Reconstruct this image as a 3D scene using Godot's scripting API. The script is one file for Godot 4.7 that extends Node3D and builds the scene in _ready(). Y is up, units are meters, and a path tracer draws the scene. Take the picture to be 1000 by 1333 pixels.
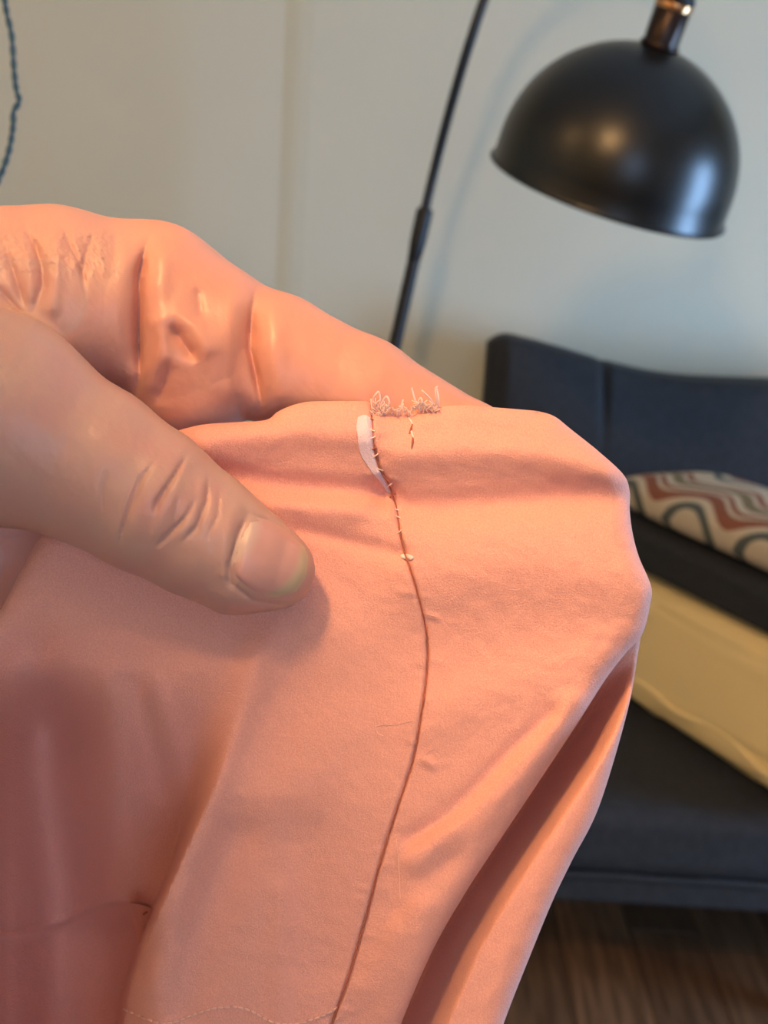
extends Node3D

# ---------------------------------------------------------------- camera frame
const F := 1700.0            # focal length in pixels of the 1000 x 1333 frame
const EYE := Vector3(0, 1.28, 0)
const PITCH := 15.0
const ROLL := 3.5
const NEAR_D := 0.187        # depth of the pinching thumb
const UNIT := 0.00011        # one model unit at the hand, about one pixel there
var cr: Vector3
var cu: Vector3
var cf: Vector3
var names := {}
var mats := {}
var rng := RandomNumberGenerator.new()

func pix(x: float, y: float, d: float) -> Vector3:
	return EYE + d * (cf + cr * ((x - 500.0) / F) - cu * ((y - 666.5) / F))

func hp(x: float, y: float, z: float) -> Vector3:      # a point near the hand: z in units behind the thumb
	return pix(x, y, NEAR_D + z * UNIT)

func ray_to_z(x: float, y: float, z: float) -> Vector3: # where the sight line meets the upright plane z
	var d := cf + cr * ((x - 500.0) / F) - cu * ((y - 666.5) / F)
	return EYE + d * (z / d.z)

# ---------------------------------------------------------------- mesh helper
class Build:
	var v := PackedVector3Array()
	var c := PackedColorArray()
	var uv := PackedVector2Array()
	var ix := PackedInt32Array()
	var hard := PackedVector3Array()

	func grid(nu: int, nv: int, f: Callable, wrap_u := false, color = null, uvs := Vector2.ONE) -> void:
		var base := v.size()
		for j in nv + 1:
			for i in nu + (0 if wrap_u else 1):
				var p: Vector3 = f.call(float(i) / nu, float(j) / nv)
				v.append(p)
				uv.append(Vector2(float(i) / nu, float(j) / nv) * uvs)
				c.append(color.call(float(i) / nu, float(j) / nv) if color != null else Color.WHITE)
		var row := nu if wrap_u else nu + 1
		for j in nv:
			for i in nu:
				var a := base + j * row + i
				var b := base + j * row + (i + 1) % row
				ix.append_array([a, b, b + row, a, b + row, a + row])

	func tube(pts: PackedVector3Array, radii: PackedFloat32Array, sides := 10, caps := true) -> void:
		var n := pts.size()
		var base := v.size()
		var t := (pts[1] - pts[0]).normalized()
		var s := t.cross(Vector3.UP if absf(t.y) < 0.9 else Vector3.RIGHT).normalized()
		for k in n:
			t = (pts[mini(k + 1, n - 1)] - pts[maxi(k - 1, 0)]).normalized()
			s = (s - t * s.dot(t)).normalized()
			var w := t.cross(s)
			var r := radii[mini(k, radii.size() - 1)]
			for i in sides:
				var a := TAU * i / sides
				v.append(pts[k] + (s * cos(a) + w * sin(a)) * r)
				c.append(Color.WHITE)
				uv.append(Vector2(float(i) / sides, float(k) / n))
		for k in n - 1:
			for i in sides:
				var a := base + k * sides + i
				var b := base + k * sides + (i + 1) % sides
				ix.append_array([a, b, b + sides, a, b + sides, a + sides])
		if caps:
			for e in [0, n - 1]:
				var m := v.size()
				v.append(pts[e])
				c.append(Color.WHITE)
				uv.append(Vector2.ZERO)
				for i in sides:
					var a: int = base + e * sides + i
					var b: int = base + e * sides + (i + 1) % sides
					if e == 0:
						ix.append_array([m, b, a])
					else:
						ix.append_array([m, a, b])

	# a box with rounded edges; h = half size, m = steps on each edge round
	func rbox(at: Transform3D, h: Vector3, r: float, m := 1) -> void:
		var ih := h - Vector3.ONE * r
		var co: Array[Vector2] = []      # (inner coordinate sign, tangent)
		for k in m + 1:
			co.append(Vector2(-1, -tan(PI / 4 * (1.0 - float(k) / m))))
		for k in m + 1:
			co.append(Vector2(1, tan(PI / 4 * float(k) / m)))
		var n := co.size()
		for ax in 3:
			for sg in [-1.0, 1.0]:
				var base := v.size()
				var b1 := (ax + 1) % 3
				var b2 := (ax + 2) % 3
				for j in n:
					for i in n:
						var inner := Vector3.ZERO
						var dir := Vector3.ZERO
						inner[ax] = sg * ih[ax]
						dir[ax] = sg
						inner[b1] = co[i].x * ih[b1]
						dir[b1] = co[i].y
						inner[b2] = co[j].x * ih[b2]
						dir[b2] = co[j].y
						dir = dir.normalized()
						v.append(at * (inner + dir * r))
						hard.resize(v.size())
						hard[v.size() - 1] = (at.basis * dir).normalized()
						c.append(Color.WHITE)
						uv.append(Vector2(inner[b1] + dir[b1] * r, inner[b2] + dir[b2] * r))
				for j in n - 1:
					for i in n - 1:
						var a := base + j * n + i
						if sg < 0:
							ix.append_array([a, a + 1, a + n + 1, a, a + n + 1, a + n])
						else:
							ix.append_array([a, a + n + 1, a + 1, a, a + n, a + n + 1])

	# closed: turned outwards; otherwise turned towards the point "to"
	func mesh(material: Material, closed := true, to := Vector3.ZERO) -> ArrayMesh:
		var n := PackedVector3Array()
		n.resize(v.size())
		var vol := 0.0
		var mid := Vector3.ZERO
		for p in v:
			mid += p
		mid /= maxf(v.size(), 1)
		for k in range(0, ix.size(), 3):
			var a := v[ix[k]]
			var b := v[ix[k + 1]]
			var d := v[ix[k + 2]]
			var f := (d - a).cross(b - a)
			n[ix[k]] += f
			n[ix[k + 1]] += f
			n[ix[k + 2]] += f
			vol += f.dot(a - mid) if closed else f.dot(to - a)
		if vol < 0:
			for k in range(0, ix.size(), 3):
				var t := ix[k + 1]
				ix[k + 1] = ix[k + 2]
				ix[k + 2] = t
		for k in n.size():
			n[k] = n[k].normalized() * (-1.0 if vol < 0 else 1.0)
			if k < hard.size() and hard[k] != Vector3.ZERO:
				n[k] = hard[k]
		var a := []
		a.resize(Mesh.ARRAY_MAX)
		a[Mesh.ARRAY_VERTEX] = v
		a[Mesh.ARRAY_NORMAL] = n
		a[Mesh.ARRAY_COLOR] = c
		a[Mesh.ARRAY_TEX_UV] = uv
		a[Mesh.ARRAY_INDEX] = ix
		var m := ArrayMesh.new()
		m.add_surface_from_arrays(Mesh.PRIMITIVE_TRIANGLES, a)
		m.surface_set_material(0, material)
		return m

# ---------------------------------------------------------------- naming
func numbered(called: String) -> String:
	if not names.has(called):
		names[called] = 0
		return called
	names[called] += 1
	return "%s_%03d" % [called, names[called]]

func thing(called: String, label: String, category: String, at := Vector3.ZERO, group := "") -> Node3D:
	var o := Node3D.new()
	o.name = numbered(called)
	add_child(o)
	o.position = at
	tag(o, label, category, group)
	return o

func tag(o: Node3D, label: String, category: String, group := "") -> void:
	o.set_meta("label", label)
	o.set_meta("category", category)
	if group:
		o.set_meta("group", group)

# commits a shape built in world coordinates as one mesh under parent (kept in the parent's own frame)
func part(called: String, b: Build, material: Material, parent: Node3D = null, closed := true) -> MeshInstance3D:
	var o := MeshInstance3D.new()
	var off := Vector3.ZERO
	var q: Node = parent
	while q != null and q != self:
		off += (q as Node3D).position
		q = q.get_parent()
	if off != Vector3.ZERO:
		for k in b.v.size():
			b.v[k] -= off
	o.mesh = b.mesh(material, closed, EYE - off)
	o.name = called if parent else numbered(called)
	(parent if parent else self).add_child(o, true)
	return o

func struct(called: String, b: Build, material: Material) -> MeshInstance3D:
	var o := part(called, b, material)
	o.set_meta("kind", "structure")
	o.set_meta("label", called.replace("_", " ") + " of the living room")
	return o

# ---------------------------------------------------------------- materials
func noise(freq: float, octaves := 3, seed_ := 1, kind := FastNoiseLite.TYPE_SIMPLEX_SMOOTH) -> FastNoiseLite:
	var n := FastNoiseLite.new()
	n.seed = seed_
	n.noise_type = kind
	n.frequency = freq
	n.fractal_octaves = octaves
	return n

func noise_tex(freq: float, octaves := 3, seed_ := 1, size := 256, ramp: Gradient = null) -> NoiseTexture2D:
	var t := NoiseTexture2D.new()
	t.width = size
	t.height = size
	t.seamless = true
	t.noise = noise(freq, octaves, seed_)
	if ramp:
		t.color_ramp = ramp
	return t

func normal_tex(freq: float, octaves := 3, seed_ := 1, size := 256, strength := 4.0) -> NoiseTexture2D:
	var t := noise_tex(freq, octaves, seed_, size)
	t.as_normal_map = true
	t.bump_strength = strength
	return t

func ramp2(a: Color, b: Color) -> Gradient:
	var g := Gradient.new()
	g.colors = PackedColorArray([a, b])
	g.offsets = PackedFloat32Array([0.25, 0.75])
	return g

func mat(color: Color, rough := 0.8, metal := 0.0) -> StandardMaterial3D:
	var m := StandardMaterial3D.new()
	m.albedo_color = color
	m.roughness = rough
	m.metallic = metal
	m.cull_mode = BaseMaterial3D.CULL_DISABLED
	return m

func relief(m: StandardMaterial3D, tex: Texture2D, scale_: float, depth: float) -> StandardMaterial3D:
	m.uv1_triplanar = true
	m.uv1_scale = Vector3.ONE * scale_
	m.normal_enabled = true
	m.normal_texture = tex
	m.normal_scale = depth
	return m

# ---------------------------------------------------------------- curves and strokes in the hand's frame
func smooth_line(p: Array, n: int) -> PackedVector2Array:   # Catmull-Rom through p, n even steps
	var fine := PackedVector2Array()
	for k in p.size() - 1:
		var a: Vector2 = p[maxi(k - 1, 0)]
		var b: Vector2 = p[k]
		var c: Vector2 = p[k + 1]
		var d: Vector2 = p[mini(k + 2, p.size() - 1)]
		for s in 12:
			fine.append(b.cubic_interpolate(c, a, d, s / 12.0))
	fine.append(p[p.size() - 1])
	var total := 0.0
	for k in fine.size() - 1:
		total += fine[k].distance_to(fine[k + 1])
	var out := PackedVector2Array()
	var at := 0
	var walked := 0.0
	for k in n + 1:
		var want := total * k / n
		while at < fine.size() - 2 and walked + fine[at].distance_to(fine[at + 1]) < want:
			walked += fine[at].distance_to(fine[at + 1])
			at += 1
		var seg := maxf(fine[at].distance_to(fine[at + 1]), 1e-6)
		out.append(fine[at].lerp(fine[at + 1], clampf((want - walked) / seg, 0, 1)))
	return out

class Stroke:
	var p: PackedVector2Array
	var w: float
	var h: float
	var box: Rect2
	func _init(pts: Array, width: float, height: float) -> void:
		p = PackedVector2Array(pts)
		w = width
		h = height
		box = Rect2(p[0], Vector2.ZERO)
		for q in p:
			box = box.expand(q)
		box = box.grow(2.6 * w)
	func dist2(q: Vector2) -> float:
		var best := 1e12
		for k in p.size() - 1:
			var a := p[k]
			var d := p[k + 1] - a
			var t := clampf((q - a).dot(d) / d.length_squared(), 0.0, 1.0)
			best = minf(best, (a + d * t).distance_squared_to(q))
		return best
	func at(q: Vector2) -> float:
		if not box.has_point(q):
			return 0.0
		return h * exp(-dist2(q) / (w * w))
	func line(q: Vector2) -> float:       # a crease: sharp in the middle, fading out at both ends
		if not box.has_point(q):
			return 0.0
		var best := 1e12
		var along := 0.0
		var n := p.size() - 1
		for k in n:
			var a := p[k]
			var d := p[k + 1] - a
			var t := clampf((q - a).dot(d) / d.length_squared(), 0.0, 1.0)
			var e := (a + d * t).distance_squared_to(q)
			if e < best:
				best = e
				along = (k + t) / n
		return h * exp((1.4 - sqrt(best + 2.0)) / (w * 0.75)) * smoothstep(0.0, 0.3, along) * smoothstep(1.0, 0.7, along)
	func roll(q: Vector2) -> float:       # edge that turns away over a quarter round of radius w
		if not box.has_point(q):
			return 0.0
		var d := sqrt(dist2(q))
		if d >= w:
			return 0.0
		var e := 1.0 - d / w
		return h * (1.0 - sqrt(maxf(0.0, 1.0 - e * e)))

func st(p: Array, w: float, h: float) -> Stroke:
	var pts := []
	for k in range(0, p.size(), 2):
		pts.append(Vector2(p[k], p[k + 1]))
	return Stroke.new(pts, w, h)

func vv(p: Array) -> Array:
	var pts := []
	for k in range(0, p.size(), 2):
		pts.append(Vector2(p[k], p[k + 1]))
	return pts

func coons(top: Array, right: Array, bottom: Array, left: Array, nu: int, nv: int) -> Array:
	var t := smooth_line(top, nu)
	var b := smooth_line(bottom, nu)
	var l := smooth_line(left, nv)
	var r := smooth_line(right, nv)
	var out := []
	for j in nv + 1:
		var y := float(j) / nv
		var row := PackedVector2Array()
		for i in nu + 1:
			var x := float(i) / nu
			row.append(t[i] * (1 - y) + b[i] * y + l[j] * (1 - x) + r[j] * x
				- (t[0] * (1 - x) * (1 - y) + t[nu] * x * (1 - y) + b[0] * (1 - x) * y + b[nu] * x * y))
		out.append(row)
	return out

# ---------------------------------------------------------------- scene
func _ready() -> void:
	rng.seed = 7
	var p := deg_to_rad(PITCH)
	var r := deg_to_rad(ROLL)
	cf = Vector3(0, -sin(p), -cos(p))
	var u0 := Vector3(0, cos(p), -sin(p))
	cr = Vector3.RIGHT * cos(r) + u0 * sin(r)
	cu = -Vector3.RIGHT * sin(r) + u0 * cos(r)
	var cam := Camera3D.new()
	cam.name = "camera"
	cam.fov = rad_to_deg(2.0 * atan(666.5 / F))
	cam.near = 0.02
	cam.far = 40.0
	cam.transform = Transform3D(Basis(cr, cu, -cf), EYE)
	var lens := CameraAttributesPhysical.new()
	lens.frustum_focus_distance = 0.193
	lens.frustum_focal_length = 24.0 * F / 1333.0
	lens.exposure_aperture = 26.0
	lens.frustum_near = 0.02
	lens.frustum_far = 40.0
	cam.attributes = lens
	add_child(cam)
	cam.current = true

	var we := WorldEnvironment.new()
	we.name = "environment"
	var env := Environment.new()
	env.background_mode = Environment.BG_SKY
	var sky := Sky.new()
	var sm := ProceduralSkyMaterial.new()
	sm.sky_top_color = Color(0.35, 0.5, 0.75)
	sm.sky_horizon_color = Color(0.7, 0.78, 0.88)
	sm.ground_bottom_color = Color(0.3, 0.32, 0.3)
	sm.ground_horizon_color = Color(0.6, 0.65, 0.7)
	sky.sky_material = sm
	env.sky = sky
	env.ambient_light_source = Environment.AMBIENT_SOURCE_DISABLED
	env.tonemap_mode = Environment.TONE_MAPPER_LINEAR
	env.tonemap_exposure = 1.0
	env.sdfgi_enabled = true
	env.ssao_enabled = true
	env.ssil_enabled = true
	we.environment = env
	add_child(we)

	# daylight: the glazed door by the sofa plus an added, unseen fill light behind the camera
	window_light("window_light", Vector3(2.16, 0.85, -1.2), Vector3(-1, 0, 0), Vector2(0.6, 1.2), 6.8, Color(0.63, 0.80, 1.0))
	window_light("fill_light_rear", Vector3(0.75, 1.5, 2.16), Vector3(0, 0, -1), Vector2(1.1, 1.2), 1.6, Color(0.72, 0.84, 1.0))
	# warm globe lamps on the ceiling
	globe_lamp(Vector3(-0.36, 2.26, 0.46), 1.9, "white glass globe ceiling lamp over the middle of the room")
	globe_lamp(Vector3(-1.6, 2.26, -0.3), 0.3, "white glass globe ceiling lamp near the left wall")

	build_materials()
	build_room()
	build_sofa()
	build_cushions()
	build_lamp()
	build_shirt()
	build_hand()
	build_cord()

func window_light(called: String, at: Vector3, towards: Vector3, size: Vector2, energy: float, color: Color) -> void:
	var l := AreaLight3D.new()
	l.name = called
	l.area_size = size
	l.light_energy = energy
	l.light_color = color
	l.area_range = 9.0
	l.area_attenuation = 2.0
	l.shadow_enabled = true
	add_child(l)
	l.position = at
	l.basis = Basis.looking_at(towards, Vector3.UP)

func globe_lamp(at: Vector3, energy: float, label: String) -> void:
	var t := thing("ceiling_lamp", label, "ceiling lamp", at)
	var g := Build.new()
	g.grid(24, 14, func(u, w): return at + 0.11 * Vector3(sin(PI * w) * cos(TAU * u), cos(PI * w), sin(PI * w) * sin(TAU * u)), true)
	var m := mat(Color(1, 0.93, 0.82), 0.4)
	m.emission_enabled = true
	m.emission = Color(1.0, 0.72, 0.42)
	m.emission_energy_multiplier = 1.5
	part("lamp_globe", g, m, t)
	var s := Build.new()
	s.tube(PackedVector3Array([at + Vector3(0, 0.115, 0), at + Vector3(0, 0.15, 0), at + Vector3(0, 0.155, 0), at + Vector3(0, 0.19, 0)]), PackedFloat32Array([0.035, 0.035, 0.06, 0.06]), 20)
	part("ceiling_plate", s, mat(Color(0.8, 0.78, 0.74), 0.4), t)
	var l := OmniLight3D.new()
	l.name = "lamp_light"
	l.light_energy = energy
	l.light_color = Color(1.0, 0.785, 0.53)
	l.light_size = 0.10
	l.omni_range = 9.0
	l.omni_attenuation = 2.0
	l.shadow_enabled = true
	t.add_child(l)

func build_materials() -> void:
	mats.wall = relief(mat(Color(0.765, 0.765, 0.69), 0.9), normal_tex(0.02, 4, 3, 512, 3.0), 3.0, 0.25)
	mats.ceiling = mat(Color(0.88, 0.87, 0.84), 0.95)
	mats.trim = mat(Color(0.85, 0.84, 0.8), 0.5)
	var vel := mat(Color(0.125, 0.135, 0.15), 0.85)
	vel.rim_enabled = true
	vel.rim = 0.2
	vel.rim_tint = 0.6
	vel.albedo_texture = noise_tex(0.03, 4, 11, 256, ramp2(Color(0.82, 0.82, 0.82), Color(1, 1, 1)))
	mats.velvet = relief(vel, normal_tex(0.06, 3, 5, 256, 3.0), 5.0, 0.25)
	mats.black = relief(mat(Color(0.032, 0.036, 0.034), 0.32, 0.0), normal_tex(0.2, 2, 8, 256, 1.0), 20.0, 0.06)
	mats.pole = mat(Color(0.022, 0.021, 0.021), 0.5, 0.0)
	mats.bronze = mat(Color(0.17, 0.125, 0.105), 0.3, 0.7)
	mats.copper = mat(Color(0.78, 0.58, 0.40), 0.22, 0.95)
	var pink := mat(Color(0.92, 0.67, 0.605), 0.8)
	pink.backlight_enabled = true
	pink.backlight = Color(0.14, 0.14, 0.14)
	pink.rim_enabled = true
	pink.rim = 0.12
	pink.rim_tint = 0.4
	mats.pink = relief(pink, normal_tex(0.11, 3, 21, 512, 6.0), 55.0, 0.6)
	pink.albedo_texture = noise_tex(0.09, 3, 22, 512, ramp2(Color(0.95, 0.92, 0.92), Color(1, 1, 1)))
	mats.facing = relief(mat(Color(0.90, 0.80, 0.83), 0.9), mats.pink.normal_texture, 55.0, 0.6)
	mats.thread = mat(Color(0.97, 0.85, 0.80), 0.8)
	mats.stitching = mat(Color(0.93, 0.74, 0.67), 0.8)
	mats.thread_dark = mat(Color(0.66, 0.37, 0.30), 0.9)
	var skin := mat(Color(1, 1, 1), 0.37)
	skin.vertex_color_use_as_albedo = true
	skin.metallic_specular = 0.45
	skin.subsurf_scatter_enabled = true
	skin.subsurf_scatter_strength = 0.06
	mats.skin = relief(skin, normal_tex(0.14, 3, 31, 512, 4.0), 75.0, 0.22)
	var nail := mat(Color(1, 1, 1), 0.36)
	nail.vertex_color_use_as_albedo = true
	mats.nail = nail

# ---------------------------------------------------------------- room
func box_build(list: Array, r := 0.004) -> Build:
	var b := Build.new()
	for e in list:                       # [low corner, high corner]
		var lo: Vector3 = e[0]
		var hi: Vector3 = e[1]
		b.rbox(Transform3D(Basis(), (lo + hi) / 2), (hi - lo) / 2, r)
	return b

const RX0 := -1.9
const RX1 := 2.2
const RZ0 := -2.6
const RZ1 := 2.2
const RH := 2.45

func build_room() -> void:
	var under := struct("floor", box_build([[Vector3(RX0 - 0.1, -0.14, RZ0 - 0.1), Vector3(RX1 + 0.1, -0.012, RZ1 + 0.1)]]), mat(Color(0.05, 0.035, 0.025), 0.9))
	# boards run away from the camera; each one is a piece of the floor
	var tones := []
	for k in 5:
		var m := mat(Color(1, 1, 1), 0.42)
		var w: float = [0.95, 0.85, 1.05, 0.78, 0.9][k]
		var t := noise_tex(0.02, 5, 40 + k, 256, ramp2(Color(0.33, 0.235, 0.155) * w, Color(0.43, 0.315, 0.22) * w))
		m.albedo_texture = t
		m.uv1_triplanar = true
		m.uv1_scale = Vector3(9.0, 1.0, 0.7)
		tones.append(m)
	var widths := 0.125
	var x := RX0
	var n := 0
	while x < RX1:
		var z := RZ0 - rng.randf() * 0.8
		while z < RZ1:
			var z1 := z + 0.9 + rng.randf() * 0.5
			var lo := maxf(z, RZ0)
			var hi := minf(z1, RZ1)
			if hi - lo > 0.02:
				var b := Build.new()
				var right := minf(x + widths, RX1)
				b.rbox(Transform3D(Basis(), Vector3((x + right) / 2, -0.006, (lo + hi) / 2)), Vector3((right - x) / 2 - 0.0008, 0.006, (hi - lo) / 2 - 0.0008), 0.0018)
				part("plank", b, tones[rng.randi() % 5], under)
			n += 1
			z = z1
		x += widths
	struct("wall_back", box_build([[Vector3(RX0 - 0.1, -0.1, RZ0 - 0.12), Vector3(RX1 + 0.1, RH + 0.1, RZ0)]]), mats.wall)
	struct("wall_left", box_build([[Vector3(RX0 - 0.12, -0.1, RZ0), Vector3(RX0, RH + 0.1, RZ1)]]), mats.wall)
	var wz0 := -1.8
	var wz1 := -0.6
	var wy0 := 0.12
	var wy1 := 1.6
	struct("wall_right", box_build([
		[Vector3(RX1, -0.1, RZ0), Vector3(RX1 + 0.12, RH + 0.1, wz0)], [Vector3(RX1, -0.1, wz1), Vector3(RX1 + 0.12, RH + 0.1, RZ1)],
		[Vector3(RX1, -0.1, wz0), Vector3(RX1 + 0.12, wy0, wz1)], [Vector3(RX1, wy1, wz0), Vector3(RX1 + 0.12, RH + 0.1, wz1)]]), mats.wall)
	struct("wall_rear", box_build([
		[Vector3(RX0 - 0.1, -0.1, RZ1), Vector3(0.2, RH + 0.1, RZ1 + 0.12)], [Vector3(1.3, -0.1, RZ1), Vector3(RX1 + 0.1, RH + 0.1, RZ1 + 0.12)],
		[Vector3(0.2, -0.1, RZ1), Vector3(1.3, 0.9, RZ1 + 0.12)], [Vector3(0.2, 2.1, RZ1), Vector3(1.3, RH + 0.1, RZ1 + 0.12)]]), mats.wall)
	struct("ceiling", box_build([[Vector3(RX0 - 0.1, RH, RZ0 - 0.1), Vector3(RX1 + 0.1, RH + 0.12, RZ1 + 0.1)]]), mats.ceiling)
	var bb := struct("baseboard_back", box_build([[Vector3(RX0, 0, RZ0), Vector3(RX1, 0.09, RZ0 + 0.014)]], 0.003), mats.trim)
	bb.set_meta("label", "painted baseboard along the back wall behind the sofa")
	var strip := Build.new()  # browner strip stands in for the pole's soft shadow on the wall
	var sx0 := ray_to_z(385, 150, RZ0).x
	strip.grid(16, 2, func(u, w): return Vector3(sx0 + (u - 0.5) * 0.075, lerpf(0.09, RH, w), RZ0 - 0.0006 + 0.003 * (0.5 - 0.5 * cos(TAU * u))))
	struct("trim_1", strip, relief(mat(Color(0.745, 0.735, 0.645), 0.9), mats.wall.normal_texture, 3.0, 0.25)).set_meta("label", "soft shadow of the lamp pole painted as a darker strip on the back wall")
	var glass := mat(Color(0.9, 0.95, 1.0, 0.06), 0.02)
	glass.transparency = BaseMaterial3D.TRANSPARENCY_ALPHA
	var w1 := struct("window_1", box_build([
		[Vector3(RX1 + 0.02, wy0, wz0), Vector3(RX1 + 0.08, wy0 + 0.05, wz1)], [Vector3(RX1 + 0.02, wy1 - 0.05, wz0), Vector3(RX1 + 0.08, wy1, wz1)],
		[Vector3(RX1 + 0.02, wy0 + 0.05, wz0), Vector3(RX1 + 0.08, wy1 - 0.05, wz0 + 0.05)], [Vector3(RX1 + 0.02, wy0 + 0.05, wz1 - 0.05), Vector3(RX1 + 0.08, wy1 - 0.05, wz1)]]), mats.trim)
	part("pane", box_build([[Vector3(RX1 + 0.045, wy0 + 0.05, wz0 + 0.05), Vector3(RX1 + 0.05, wy1 - 0.05, wz1 - 0.05)]], 0.001), glass, w1)
	var w2 := struct("added_window_2", box_build([  # unseen rear window, added to go with the fill light
		[Vector3(0.2, 0.9, RZ1 + 0.02), Vector3(1.3, 0.95, RZ1 + 0.08)], [Vector3(0.2, 2.05, RZ1 + 0.02), Vector3(1.3, 2.1, RZ1 + 0.08)],
		[Vector3(0.2, 0.95, RZ1 + 0.02), Vector3(0.25, 2.05, RZ1 + 0.08)], [Vector3(1.25, 0.95, RZ1 + 0.02), Vector3(1.3, 2.05, RZ1 + 0.08)]]), mats.trim)
	part("pane", box_build([[Vector3(0.25, 0.95, RZ1 + 0.045), Vector3(1.25, 2.05, RZ1 + 0.05)]], 0.001), glass, w2)

# ---------------------------------------------------------------- sofa
func build_sofa() -> void:
	var x0 := 0.16
	var x1 := 1.86
	var t := thing("sofa", "dark blue-grey velvet sofa against the wall behind the lamp", "sofa", Vector3((x0 + x1) / 2, 0, -2.1))
	var xm := (x0 + x1) / 2
	var hw := (x1 - x0) / 2
	var seat := Build.new()
	seat.rbox(Transform3D(Basis(), Vector3(xm, 0.338, -2.02)), Vector3(hw, 0.058, 0.30), 0.035, 4)
	part("seat_cushion", seat, mats.velvet, t)
	var base := Build.new()
	base.rbox(Transform3D(Basis(), Vector3(xm, 0.26, -2.03)), Vector3(hw - 0.005, 0.022, 0.305), 0.008, 2)
	part("seat_frame", base, mats.velvet, t)
	var pipe := Build.new()
	for y in [0.2855]:
		var pts := PackedVector3Array()
		for k in 40:
			pts.append(Vector3(x0 + 0.012 + (x1 - x0 - 0.024) * k / 39.0, y + 0.0012 * sin(k * 1.7), -1.722))
		pipe.tube(pts, PackedFloat32Array([0.0042]), 8)
	part("piping", pipe, mats.velvet, t)
	for lx in [x0 + 0.62, x1 - 0.12]:
		for lz in [-1.80, -2.26]:
			var leg := Build.new()
			leg.tube(PackedVector3Array([Vector3(lx, 0.0, lz), Vector3(lx, 0.24, lz)]), PackedFloat32Array([0.014, 0.022]), 14)
			part("leg", leg, mats.pole, t)
	# backrest: a padded slab with a rounded high corner at its left end and a sewn groove
	var back := Build.new()
	var top_at := func(xx: float) -> float:
		return 0.924 + 0.057 * pow(1.0 - smoothstep(0.14, 0.58, xx), 1.15) - 0.003 * exp(-pow((xx - 0.395) / 0.008, 2)) + 0.003 * sin(xx * 9.0)
	back.grid(260, 48, func(u, w):
		var xx: float = x0 + 0.015 + (x1 - x0 - 0.03) * u
		var top: float = top_at.call(xx)
		var endr := minf(xx - x0, x1 - xx)
		var rr := 0.06
		if endr < rr:
			top -= rr * (1.0 - sqrt(maxf(0.0, 1.0 - pow(1.0 - endr / rr, 2))))
		var a: float = w * TAU
		var cx := cos(a)
		var sx := sin(a)
		var sgx := signf(cx) * pow(absf(cx), 0.35)
		var sgy := signf(sx) * pow(absf(sx), 0.35)
		var lo := 0.30
		var half := (top - lo) / 2
		var yy := lo + half + half * sgy
		var k := (yy - lo) / 0.65
		var thick := 0.062 * (0.35 + 0.65 * smoothstep(0.0, 0.06, endr))
		var zc := -2.36 - 0.11 * k
		var zz := zc + thick * sgx
		if sgx > 0.2:
			zz -= 0.012 * exp(-pow((xx - 0.394 - 0.05 * (0.93 - yy)) / 0.006, 2)) * smoothstep(0.72, 0.9, yy)
			zz += 0.006 * sin(xx * 14.0 + yy * 5.0)
		return Vector3(xx, yy, zz))
	for e in [0, 1]:                     # close the ends
		var m := back.v.size()
		var row := 261
		var mid := Vector3.ZERO
		var col: int = 0 if e == 0 else 260
		for j in 48:
			mid += back.v[j * row + col] / 48.0
		back.v.append(mid)
		back.uv.append(Vector2.ZERO)
		back.c.append(Color.WHITE)
		for j in 48:
			var a: int = j * row + col
			var b: int = (j + 1) * row + col
			if e == 0:
				back.ix.append_array([m, a, b])
			else:
				back.ix.append_array([m, b, a])
	part("backrest", back, mats.velvet, t)

# ---------------------------------------------------------------- cushions
# a stuffed cushion lying flat: rounded square seen from above, swelling between its edges
func stuffed(mid: Vector3, ax: Vector3, across: Vector3, half: Vector3, square: float, fat: float, wrinkle := 0.0, seed_ := 1) -> Build:
	var b := Build.new()
	var no := noise(1.0, 3, seed_)
	b.grid(120, 60, func(u, w):
		var a: float = TAU * u
		var e: float = PI * (w - 0.5)
		var ca := signf(cos(a)) * pow(absf(cos(a)), square)
		var sa := signf(sin(a)) * pow(absf(sin(a)), square)
		var ce := pow(maxf(cos(e), 0.0), fat)
		var se := signf(sin(e)) * pow(absf(sin(e)), fat)
		var q := Vector3(ca * ce * half.x, se * half.y, sa * ce * half.z)
		var k := 1.0 + wrinkle * no.get_noise_3d(q.x * 9.0, q.y * 22.0 + q.x * 6.0, q.z * 9.0)
		return mid + ax * q.x * k + Vector3.UP * q.y * (1.0 + (k - 1.0) * 0.5) + across * q.z * k, true)
	for k in b.v.size():
		var q := b.v[k] - mid
		b.uv[k] = Vector2(q.dot(ax) / (2 * half.x) + 0.5, (q.dot(across) + 0.5 * q.y) / (2 * half.x) + 0.5)
	return b

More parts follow.
